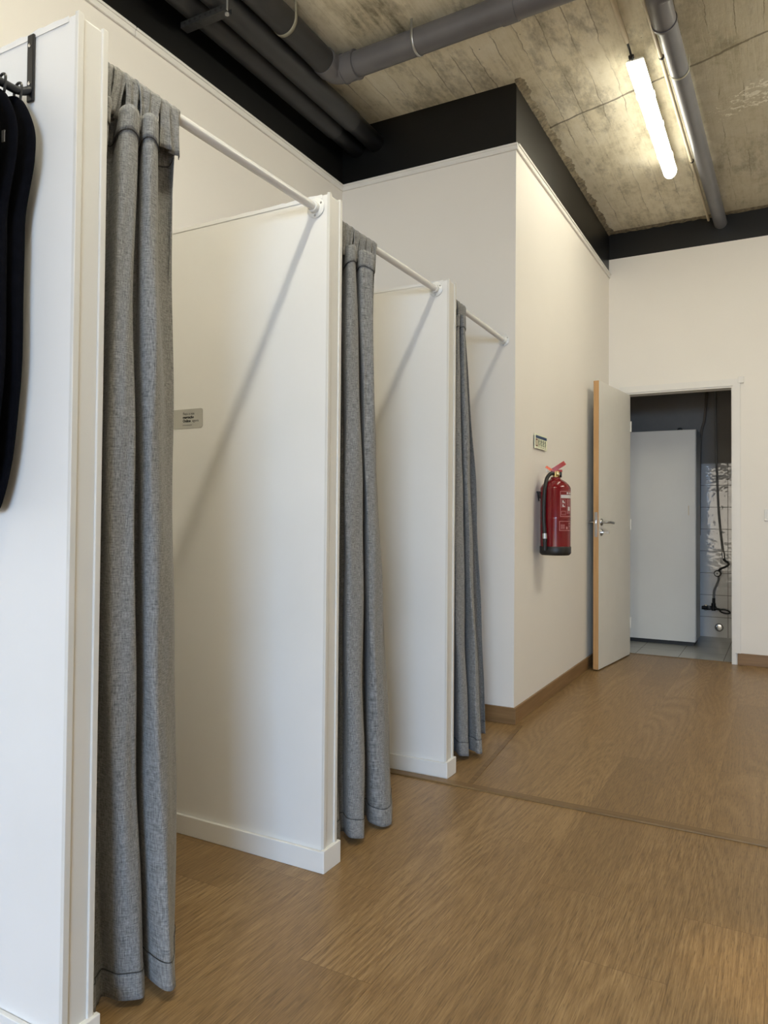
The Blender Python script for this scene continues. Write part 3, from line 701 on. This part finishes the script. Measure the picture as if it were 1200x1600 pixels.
# ------------------------------------------------------------------ sticker on the middle partition
def text(par, s, size, loc, rot, mat, name, ext=.0002, bold=0):
    cu = bpy.data.curves.new(name, 'FONT'); cu.body = s; cu.size = size; cu.extrude = ext; cu.offset = bold; cu.resolution_u = 2
    tmp = bpy.data.objects.new(name, cu); C.objects.link(tmp); tmp.rotation_euler = rot; tmp.location = loc
    bpy.context.view_layer.update(); dg = bpy.context.evaluated_depsgraph_get()
    me = bpy.data.meshes.new_from_object(tmp.evaluated_get(dg)); mw = tmp.matrix_world.copy(); bpy.data.objects.remove(tmp)
    me.transform(mw); me.materials.clear(); me.materials.append(mat)
    o = bpy.data.objects.new(name, me); C.objects.link(o); o.parent = par; o.matrix_parent_inverse = Matrix.Translation(-par.location); return o
e = thing('wall_sticker', (-1.77, Y2-.001, 1.36), 'small grey rounded sticker with black lettering on the middle partition', 'sticker')
bm = NB(); hw, hh, rc_ = .1, .032, .008; cxs = -1.766; pts = []
for sx, sz, a0 in ((1, 1, 0), (-1, 1, PI/2), (-1, -1, PI), (1, -1, 1.5*PI)):
    for k in range(6):
        an = a0+PI/2*k/5; pts.append((cxs+sx*(hw-rc_)+rc_*math.cos(an), 1.3605+sz*(hh-rc_)+rc_*math.sin(an)))
lo = [bm.verts.new((x, Y2-.0006, z)) for x, z in pts]; hi = [bm.verts.new((x, Y2-.0012, z)) for x, z in pts]
bm.faces.new(lo); bm.faces.new(hi[::-1])
for i in range(len(pts)): bm.faces.new((lo[i], lo[(i+1) % len(pts)], hi[(i+1) % len(pts)], hi[i]))
link('backing', bm, M_stick, e)
R90 = (PI/2, 0, 0)
text(e, 'Faça a sua', .0125, (-1.752, Y2-.0014, 1.3735), R90, M_inkg, 'lettering')
text(e, 'marcação', .0125, (-1.752, Y2-.0014, 1.3615), R90, M_ink, 'lettering', bold=.0004)
text(e, 'Online', .0125, (-1.752, Y2-.0014, 1.3495), R90, M_ink, 'lettering', bold=.0004)
text(e, 'agora', .0125, (-1.7105, Y2-.0014, 1.3495), R90, M_inkg, 'lettering')
bm = NB(); box(bm, (-1.752, Y2-.0018, 1.3385), (-1.712, Y2-.0013, 1.3400)); link('underline', bm, M_inkg, e)

# ------------------------------------------------------------------ safety sign
e = thing('extinguisher_sign', (XS, 4.05, 1.42), 'small pale green instruction sign with blue header above the extinguisher', 'sign')
ya, yb_, za, zb_ = 3.938, 4.168, 1.424, 1.505; xs_ = XS+.012
bm = NB(); box(bm, (XS+.0005, ya+.02, za+.01), (XS+.008, yb_-.02, zb_-.01)); link('foam_pad', bm, M_dark, e)
bm = NB(); box(bm, (XS+.008, ya, za), (XS+.0115, yb_, zb_), .0006); link('plate', bm, M_sign, e)
def sb(y0, y1, z0, z1, m, n, d=0): bm = NB(); box(bm, (xs_-.0003, y0, z0), (xs_+.0005+d, y1, z1)); return link(n, bm, m, e)
sb(ya+.012, yb_-.008, zb_-.024, zb_-.009, M_blue, 'blue_header')
bm = NB(); y0, y1, z0, z1 = ya+.012, ya+.048, za+.012, zb_-.029
for b_ in (((y0, z0), (y0+.007, z1)), ((y1-.007, z0), (y1, z1)), ((y0, z0), (y1, z0+.006)), ((y0, z1-.006), (y1, z1))): box(bm, (xs_-.0003, b_[0][0], b_[0][1]), (xs_+.0005, b_[1][0], b_[1][1]))
link('red_outline', bm, M_sred, e)
for k in range(4):
    yc = ya+.072+k*.041; bm = NB()
    lathe(bm, [(.0075, 0), (.0075, .0008)], (xs_-.0003, yc-.002, zb_-.036), (1, 0, 0), 12)
    for j in range(5):
        dy = .008*math.sin(j*1.9+k*1.3); box(bm, (xs_-.0003, yc-.009+dy*.5, za+.018+j*.0058), (xs_+.0005, yc+.008+dy*.5, za+.0222+j*.0058))
    link('pictogram', bm, M_sgreen, e)
    bm = NB(); box(bm, (xs_-.0003, yc-.006, za+.009), (xs_+.0004, yc+.006, za+.0115)); link('caption', bm, M_sgreen, e)

# ------------------------------------------------------------------ fire extinguisher
ex, ey, R = -1.100, 4.045, .0815; zb0 = .838; top = 1.272
e = thing('fire_extinguisher', (ex, ey, zb0), 'red fire extinguisher with black hose hanging on the white side wall', 'fire extinguisher')
prof = [(.060, zb0+.012), (R, zb0+.03), (R, 1.038), (R+.0008, 1.042), (R, 1.046), (R, 1.205), (R-.003, 1.213), (R-.010, 1.224), (R-.025, 1.240), (R-.042, 1.251), (.028, 1.257), (.026, 1.262), (.026, 1.266), (.020, 1.268)]
bm = NB(); lathe(bm, prof, (ex, ey, 0), (0, 0, 1), 56); cyl = link('cylinder', bm, M_red, e, True)
bm = NB(); lathe(bm, [(.055, zb0), (.074, zb0+.001), (.081, zb0+.008), (R+.003, zb0+.014), (R+.003, zb0+.046), (R+.001, zb0+.049), (R-.002, zb0+.049)], (ex, ey, 0), (0, 0, 1), 56); link('base_ring', bm, M_rub, e, True)
bm = NB(); lathe(bm, [(.016, 1.264), (.016, 1.275), (.013, 1.280), (.013, 1.300), (.010, 1.304)], (ex, ey, 0), (0, 0, 1), 24); box(bm, (ex-.018, ey-.012, 1.278), (ex+.020, ey+.012, 1.300), .003); link('valve', bm, M_brass, e, True)
vd = Vector((.93, .37, 0))  # side that faces right in the picture
bm = NB(); c = Vector((ex, ey, 1.283))+vd*.012; lathe(bm, [(.012, 0), (.017, .004), (.017, .018), (.015, .020)], c, vd, 24); link('pressure_gauge', bm, M_brass, e, True)
bm = NB(); lathe(bm, [(.0175, 0), (.0175, .012)], c+vd*.008, vd, 24); link('gauge_rim', bm, M_rub, e, True)
def lever(name, p0, p1, w, th, mat):
    bm = NB(); p0, p1 = Vector(p0), Vector(p1); d = (p1-p0).normalized(); sd = Vector((0, 0, 1)).cross(d).normalized(); upv = d.cross(sd)
    for i, (t_, ww) in enumerate(((0, w*.8), (.25, w), (.8, w*.85), (1, w*.5))): pass
    rings = []
    for t_, ww in ((0, w*.8), (.2, w), (.75, w*.85), (.95, w*.7), (1, w*.4)):
        p = p0.lerp(p1, t_); rings.append([bm.verts.new(p+sd*a_*ww/2+upv*b_*th/2) for a_, b_ in ((-1, -1), (1, -1), (1, 1), (-1, 1))])
    for a_, b_ in zip(rings, rings[1:]):
        for i in range(4): bm.faces.new((a_[i], a_[(i+1) % 4], b_[(i+1) % 4], b_[i]))
    bm.faces.new(rings[0]); bm.faces.new(rings[-1]); return link(name, bm, mat, e, True)
cc = Vector((ex, ey, 0))
lever('squeeze_lever', cc-vd*.014+Vector((0, 0, 1.305)), cc+vd*.050+Vector((0, 0, 1.347)), .028, .024, M_redp)
lever('carry_handle', cc-vd*.026+Vector((0, 0, 1.300)), cc+vd*.036+Vector((0, 0, 1.302)), .026, .012, M_redp)
lever('safety_tag', cc-vd*.018+Vector((0, 0, 1.303)), cc-vd*.052+Vector((0, 0, 1.326)), .018, .012, M_orange)
bm = NB(); q = cc-vd*.040+Vector((0, -.004, 1.306)); tube(bm, [q+Vector((.010*math.cos(t_)*vd.x, .010*math.cos(t_)*vd.y, .010*math.sin(t_))) for t_ in [i*2*PI/16 for i in range(17)]], .0018, 8); link('pin_ring', bm, M_galv, e, True)
# hose along the side towards the camera
va = Vector((.26, -.965, 0))   # towards the camera
def hp(off, out, z): return cc+vd*off+va*math.sqrt(max(0, (R+out)**2-off**2))+Vector((0, 0, z))
hz = [cc-vd*.012+va*.012+Vector((0, 0, 1.288)), cc-vd*.028+va*.02+Vector((0, 0, 1.284)), cc-vd*.046+va*.035+Vector((0, 0, 1.258)), hp(-.056, .003, 1.205), hp(-.060, .007, 1.15), hp(-.062, .009, 1.08), hp(-.061, .009, 1.02), hp(-.056, .009, .95), hp(-.055, .010, .925), hp(-.055, .010, .868)]
bm = NB(); pp = smoothpts(hz, 8); tube(bm, pp, .0105, 18); link('hose', bm, M_rub, e, True)
bm = NB(); tube(bm, [hp(-.0565, .0095, .958), hp(-.0555, .010, .930)], .0125, 18); link('hose_ferrule', bm, M_galv, e, True)
bm = NB(); tube(bm, [hp(-.055, .010, .930), hp(-.055, .0105, .866)], .0115, 18, rs=[.0125, .0095]); link('nozzle', bm, M_rub, e, True)
bm = NB(); box(bm, (XS+.0005, ey-.012, 1.15), (XS+.006, ey+.02, 1.19), .002); tube(bm, [(XS+.004, ey-.02, 1.185), (XS+.010, ey-.06, 1.186), (XS+.014, ey-.058, 1.17), (XS+.018, ey-.05, 1.135)], .0035, 8); link('wall_hook', bm, M_iron, e)
# printed label on the cylinder, facing out of the wall
def cyl_patch(bm, a0, a1, z0, z1, off=.0006, n=10):
    r_ = R+off; lo = []; hi = []
    for i in range(n+1):
        an = a0+(a1-a0)*i/n; lo.append(bm.verts.new((ex+r_*math.cos(an), ey+r_*math.sin(an), z0))); hi.append(bm.verts.new((ex+r_*math.cos(an), ey+r_*math.sin(an), z1)))
    for i in range(n): bm.faces.new((lo[i], lo[i+1], hi[i+1], hi[i]))
def frame(name, a0, a1, z0, z1, wz=.0025, mat=M_labp):
    bm = NB(); wa = wz/R
    cyl_patch(bm, a0, a1, z0, z0+wz); cyl_patch(bm, a0, a1, z1-wz, z1); cyl_patch(bm, a0, a0+wa, z0+wz, z1-wz, n=2); cyl_patch(bm, a1-wa, a1, z0+wz, z1-wz, n=2)
    return link(name, bm, mat, cyl)
A0, A1 = math.radians(-57), math.radians(57)
lab = frame('instruction_label', A0, A1, 1.050, 1.188)
bm = NB(); cyl_patch(bm, A0+.05, A1-.05, 1.150, 1.168); link('white_panel', bm, M_lab, cyl)
bm = NB()
for k in range(6): cyl_patch(bm, A0+.5+k*.22, A0+.64+k*.22, 1.172, 1.182, n=3)
cyl_patch(bm, A0+.09, A1-.3, 1.1575, 1.1595, .001); link('heading_lettering', bm, M_lab, cyl)
for k, z in enumerate((1.122, 1.100)):
    frame('pictogram_frame', A0+.07, A0+.40, z, z+.020, .0015)
    bm = NB(); cyl_patch(bm, A0+.15, A0+.24, z+.003, z+.016, n=3); cyl_patch(bm, A0+.24, A0+.34, z+.003, z+.008, n=3); link('pictogram', bm, M_lab, cyl)
bm = NB()
rl = random.Random(5)
for k in range(12):
    z = 1.140-k*.0066
    if z < 1.062: break
    a_ = A0+.52
    while a_ < A1-.15:
        w_ = rl.uniform(.05, .16); cyl_patch(bm, a_, min(a_+w_, A1-.1), z, z+.0032, n=2); a_ += w_+.04
link('small_print', bm, M_labp, cyl)
bm = NB(); cyl_patch(bm, A0+.62, A0+.82, 1.082, 1.104, .0012, 4); link('white_panel', bm, M_lab, cyl)
frame('pictogram_frame', A0+.07, A0+.42, 1.060, 1.080, .0018)
frame('second_label', A0-.06, A1, .974, 1.026)
bm = NB(); cyl_patch(bm, A0+.45, A0+.58, .982, .996, n=3)
for k in range(5):
    cyl_patch(bm, A0+.02+.02*(k % 2), A0+.34, .984+k*.0052, .9862+k*.0052, n=4)
for k in range(6): cyl_patch(bm, A0+.7, A1-.1-.1*(k % 3), .984+k*.006, .9865+k*.006, n=4)
link('small_print', bm, M_labp, cyl)

# ------------------------------------------------------------------ doorway and door
d1 = thing('door_1', (DXL, YF, 0), kind='structure')
bm = NB(); LY0, LY1 = YF-.010, Yb+.01
box(bm, (DXL-LN, LY0, 0), (DXL, LY1, DZ+LN), .001); box(bm, (DXR, LY0, 0), (DXR+LN, LY1, DZ+LN), .001); box(bm, (DXL, LY0, DZ), (DXR, LY1, DZ+LN), .001)
link('door_lining', bm, M_trim, d1)
bm = NB(); AW = .048; ay0, ay1 = YF-.018, YF-.0005
def mitre(bm, pts):
    lo = [bm.verts.new((x, ay1, z)) for x, z in pts]; hi = [bm.verts.new((x, ay0, z)) for x, z in pts]
    bm.faces.new(lo); bm.faces.new(hi[::-1]); n = len(pts)
    for i in range(n): bm.faces.new((lo[i], lo[(i+1) % n], hi[(i+1) % n], hi[i]))
xi0, xi1, zi = DXL-.012, DXR+.010, DZ+.012
mitre(bm, [(xi1, .005), (xi1, zi), (xi1+AW, zi+AW), (xi1+AW, .084), (xi1+.014, .084), (xi1+.014, .005)]); link('architrave', bm, M_trim, d1)
bm = NB(); mitre(bm, [(xi0, zi), (xi1, zi), (xi1+AW, zi+AW), (xi0-AW, zi+AW)]); link('architrave', bm, M_trim, d1)
bm = NB(); mitre(bm, [(xi0, .005), (xi0, zi), (xi0-AW, zi+AW), (xi0-AW, .005)]); link('architrave', bm, M_trim, d1)
bm = NB(); box(bm, (xi1+AW-.014, YF-.022, zi+AW-.032), (xi1+AW+.024, YF-.0005, zi+AW+.014), .001); link('corner_block', bm, M_trim, d1)
bx('threshold', (DXL, YF+.045, -.01), (DXR, YF+.066, .004), M_strip, d1)
# leaf
hx, hy = -1.030, 5.905; ang = math.atan2(5.175-hy, -1.1095-hx)
leafm = Matrix.Translation((hx, hy, 0)) @ Matrix.Rotation(ang, 4, 'Z')
LL, LT = .735, .036     # leaf local: +x away from hinge, visible face at y=0, body to y<0 (towards the side wall)
def leaf(name, build, mat, par=None, smooth=False):
    bm = NB(); build(bm); bmesh.ops.transform(bm, matrix=leafm, verts=bm.verts); return link(name, bm, mat, par or d1, smooth)
lf = leaf('door_leaf', lambda b: box(b, (.0, -LT, .008), (LL-.006, 0, 1.992), .0012), M_leaf)
leaf('edge_band', lambda b: box(b, (LL-.006, -LT, .008), (LL, -.0002, 1.992), .0008), M_edge, lf)
leaf('lock_plate', lambda b: box(b, (LL-.0005, -LT+.008, .915), (LL+.0015, -.008, 1.085), .0005), M_steel, lf)
leaf('latch', lambda b: box(b, (LL+.001, -LT+.012, 1.005), (LL+.008, -.014, 1.03), .002), M_chrome, lf)
HXL = LL-.055
def lev(side):
    def f(b):
        lathe(b, [(.0245, 0), (.0245, .004), (.021, .009), (.011, .010), (.009, .012)], (HXL, 0 if side > 0 else -LT, 1.017), (0, side, 0), 28)
        y0 = 0 if side > 0 else -LT
        tube(b, smoothpts([(HXL, y0, 1.017), (HXL, y0+side*.030, 1.017), (HXL-.006, y0+side*.044, 1.017), (HXL-.025, y0+side*.050, 1.016), (HXL-.075, y0+side*.050, 1.014), (HXL-.125, y0+side*.048, 1.011)], 7), .0085, 16)
    return f
leaf('lever_handle', lev(1), M_steel, lf, True); leaf('lever_handle', lev(-1), M_steel, lf, True)
leaf('key_rosette', lambda b: lathe(b, [(.0245, 0), (.0245, .004), (.021, .009), (.008, .0095)], (HXL, 0, .946), (0, 1, 0), 28), M_steel, lf, True)
leaf('key', lambda b: (box(b, (HXL-.002, .006, .942), (HXL+.002, .034, .950)), lathe(b, [(.011, -.0015), (.011, .0015)], (HXL, .045, .946), (1, 0, 0), 20)), M_chrome, lf)
for z in (.25, 1.0, 1.75):
    leaf('hinge', lambda b: tube(b, [(-.004, .004, z-.04), (-.004, .004, z+.04)], .006, 12), M_leaf, lf, True)

# light switch on the far wall
e = thing('light_switch', (-.075, YF, 1.075), 'white light switch plate on the far wall right of the doorway', 'light switch')
bm = NB(); box(bm, (-.118, YF-.010, 1.035), (-.036, YF-.0005, 1.117), .003); link('plate', bm, M_plast, e)
bm = NB(); box(bm, (-.105, YF-.014, 1.050), (-.049, YF-.0095, 1.102), .002); link('rocker', bm, M_plast, e)

# ------------------------------------------------------------------ store room behind the door
SY, SXL, SXR, SZ = 7.235, -1.35, .35, 2.55
bx('floor_tiled', (SXL-.1, YF+.06, -.08), (SXR+.1, SY+.1, -.002), M_ftile, kind='structure')
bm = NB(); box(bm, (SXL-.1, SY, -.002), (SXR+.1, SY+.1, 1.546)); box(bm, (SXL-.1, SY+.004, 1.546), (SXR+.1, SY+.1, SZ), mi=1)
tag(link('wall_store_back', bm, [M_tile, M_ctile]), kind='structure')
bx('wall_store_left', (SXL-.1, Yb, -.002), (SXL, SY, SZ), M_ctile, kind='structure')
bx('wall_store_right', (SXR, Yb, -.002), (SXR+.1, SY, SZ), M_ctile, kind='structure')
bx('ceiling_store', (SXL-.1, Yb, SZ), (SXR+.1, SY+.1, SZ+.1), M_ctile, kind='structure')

e = thing('tall_cabinet', (-.95, 6.75, 0), 'tall pale grey cabinet standing in the tiled room behind the door', 'cabinet')
CX0, CX1, CY0, CY1, CZ = -1.30, -.628, 6.578, 6.93, 1.785
bm = NB(); box(bm, (CX0, CY0+.018, .04), (CX1, CY1, CZ), .002); body = link('body', bm, M_cab, e)
bm = NB(); box(bm, (CX0, CY0, .035), (CX1-.004, CY0+.0165, CZ-.004), .0015); dr = link('door', bm, M_cab, e)
bm = NB(); box(bm, (CX1-.058, CY0-.006, 1.075), (CX1-.052, CY0-.0003, 1.155), .001); link('handle', bm, M_cond, dr)
bm = NB(); box(bm, (CX0+.03, CY0+.05, -.002), (CX1-.02, CY1-.02, .04)); link('plinth', bm, M_rub, e)
bm = NB(); lathe(bm, [(.022, 0), (.022, .016), (.012, .024)], (-.76, 6.66, CZ), (0, 0, 1), 16)
tag(link('rubber_cap', bm, M_rub), 'small black cap lying on top of the tall cabinet', 'cap')

e = thing('water_supply_hose', (-.50, SY-.03, .3), 'grey water hose with white dial hanging on the tiled back wall', 'hose')
yh = SY-.028
bm = NB(); tube(bm, smoothpts([(-.535, yh, 2.5), (-.527, yh, 2.15), (-.522, yh, 1.7), (-.510, yh, 1.25), (-.490, yh, .95), (-.468, yh, .75)], 8), .0085, 12); link('upper_hose', bm, M_hose, e, True)
bm = NB(); tube(bm, [(-.468, yh, .755), (-.464, yh, .70)], .012, 14); link('coupling', bm, M_chrome, e, True)
bm = NB(); tube(bm, smoothpts([(-.464, yh, .705), (-.455, yh, .680), (-.432, yh, .665), (-.425, yh-.003, .645), (-.45, yh-.006, .625), (-.49, yh-.004, .605), (-.512, yh, .575)], 8), .009, 12); link('black_hose', bm, M_rub, e, True)
bm = NB(); lathe(bm, [(.030, 0), (.030, .022), (.026, .026)], (-.511, yh+.005, .565), (0, -1, 0), 28); dl = link('dial_body', bm, M_rub, e, True)
bm = NB(); lathe(bm, [(.021, 0), (.021, .002)], (-.513, yh-.0215, .565), (0, -1, 0), 24); link('dial_face', bm, M_plast, dl, True)
bm = NB(); lathe(bm, [(.005, 0), (.005, .002)], (-.513, yh-.0236, .565), (0, -1, 0), 12); link('dial_mark', bm, M_rub, dl, True)
bm = NB(); tube(bm, smoothpts([(-.508, yh, .54), (-.505, yh, .51), (-.522, yh, .46), (-.541, yh, .41), (-.543, yh, .34)], 8), .0085, 12); link('lower_hose', bm, M_hose, e, True)
bm = NB(); tube(bm, [(-.543, yh, .345), (-.543, yh, .30)], .012, 12); link('coupling', bm, M_iron, e, True)

e = thing('water_tap', (-.55, SY, .25), 'dark angled water tap with loop lever low on the tiled back wall', 'tap')
bm = NB(); tube(bm, [(-.640, SY-.022, .255), (-.52, SY-.028, .255)], .016, 16); tube(bm, [(-.545, SY-.028, .30), (-.545, SY-.028, .235)], .018, 16); box(bm, (-.60, SY-.05, .238), (-.565, SY-.002, .275), .004); link('tap_body', bm, M_iron, e, True)
bm = NB(); lathe(bm, [(.026, 0), (.026, .006), (.02, .010)], (-.61, SY-.0005, .255), (0, -1, 0), 24); link('wall_flange', bm, M_chrome, e, True)
bm = NB(); tube(bm, [(-.525, SY-.03, .252), (-.49, SY-.035, .246)], .009, 10)
lp = [(-.452+.040*math.cos(t_), SY-.036, .232+.015*math.sin(t_)-.16*(.040*math.cos(t_))) for t_ in [i*2*PI/24 for i in range(25)]]; tube(bm, lp, .0065, 8); link('loop_lever', bm, M_iron, e, True)

e = thing('waste_outlet', (-.50, SY, .085), 'round chrome drain cap low on the tiled back wall', 'drain outlet')
bm = NB(); lathe(bm, [(.036, 0), (.036, .004), (.030, .006)], (-.502, SY-.0005, .085), (0, -1, 0), 32); cp = link('rim', bm, M_hose, e, True)
bm = NB(); lathe(bm, [(.026, 0), (.026, .003), (.02, .004)], (-.502, SY-.0065, .085), (0, -1, 0), 28); link('lid', bm, M_chrome, e, True)
e = thing('cable_tube', (-.62, SY-.02, 2.0), 'bent brown tube rising behind the tall cabinet', 'tube')
bm = NB(); tube(bm, smoothpts([(-.60, SY-.02, SZ-.01), (-.60, SY-.02, 2.2), (-.615, SY-.02, 1.95), (-.65, SY-.03, 1.72), (-.66, SY-.03, .9)], 8), .011, 12); link('tube', bm, plain('brown_tube', (.16, .13, .10, 1), .5), e, True)
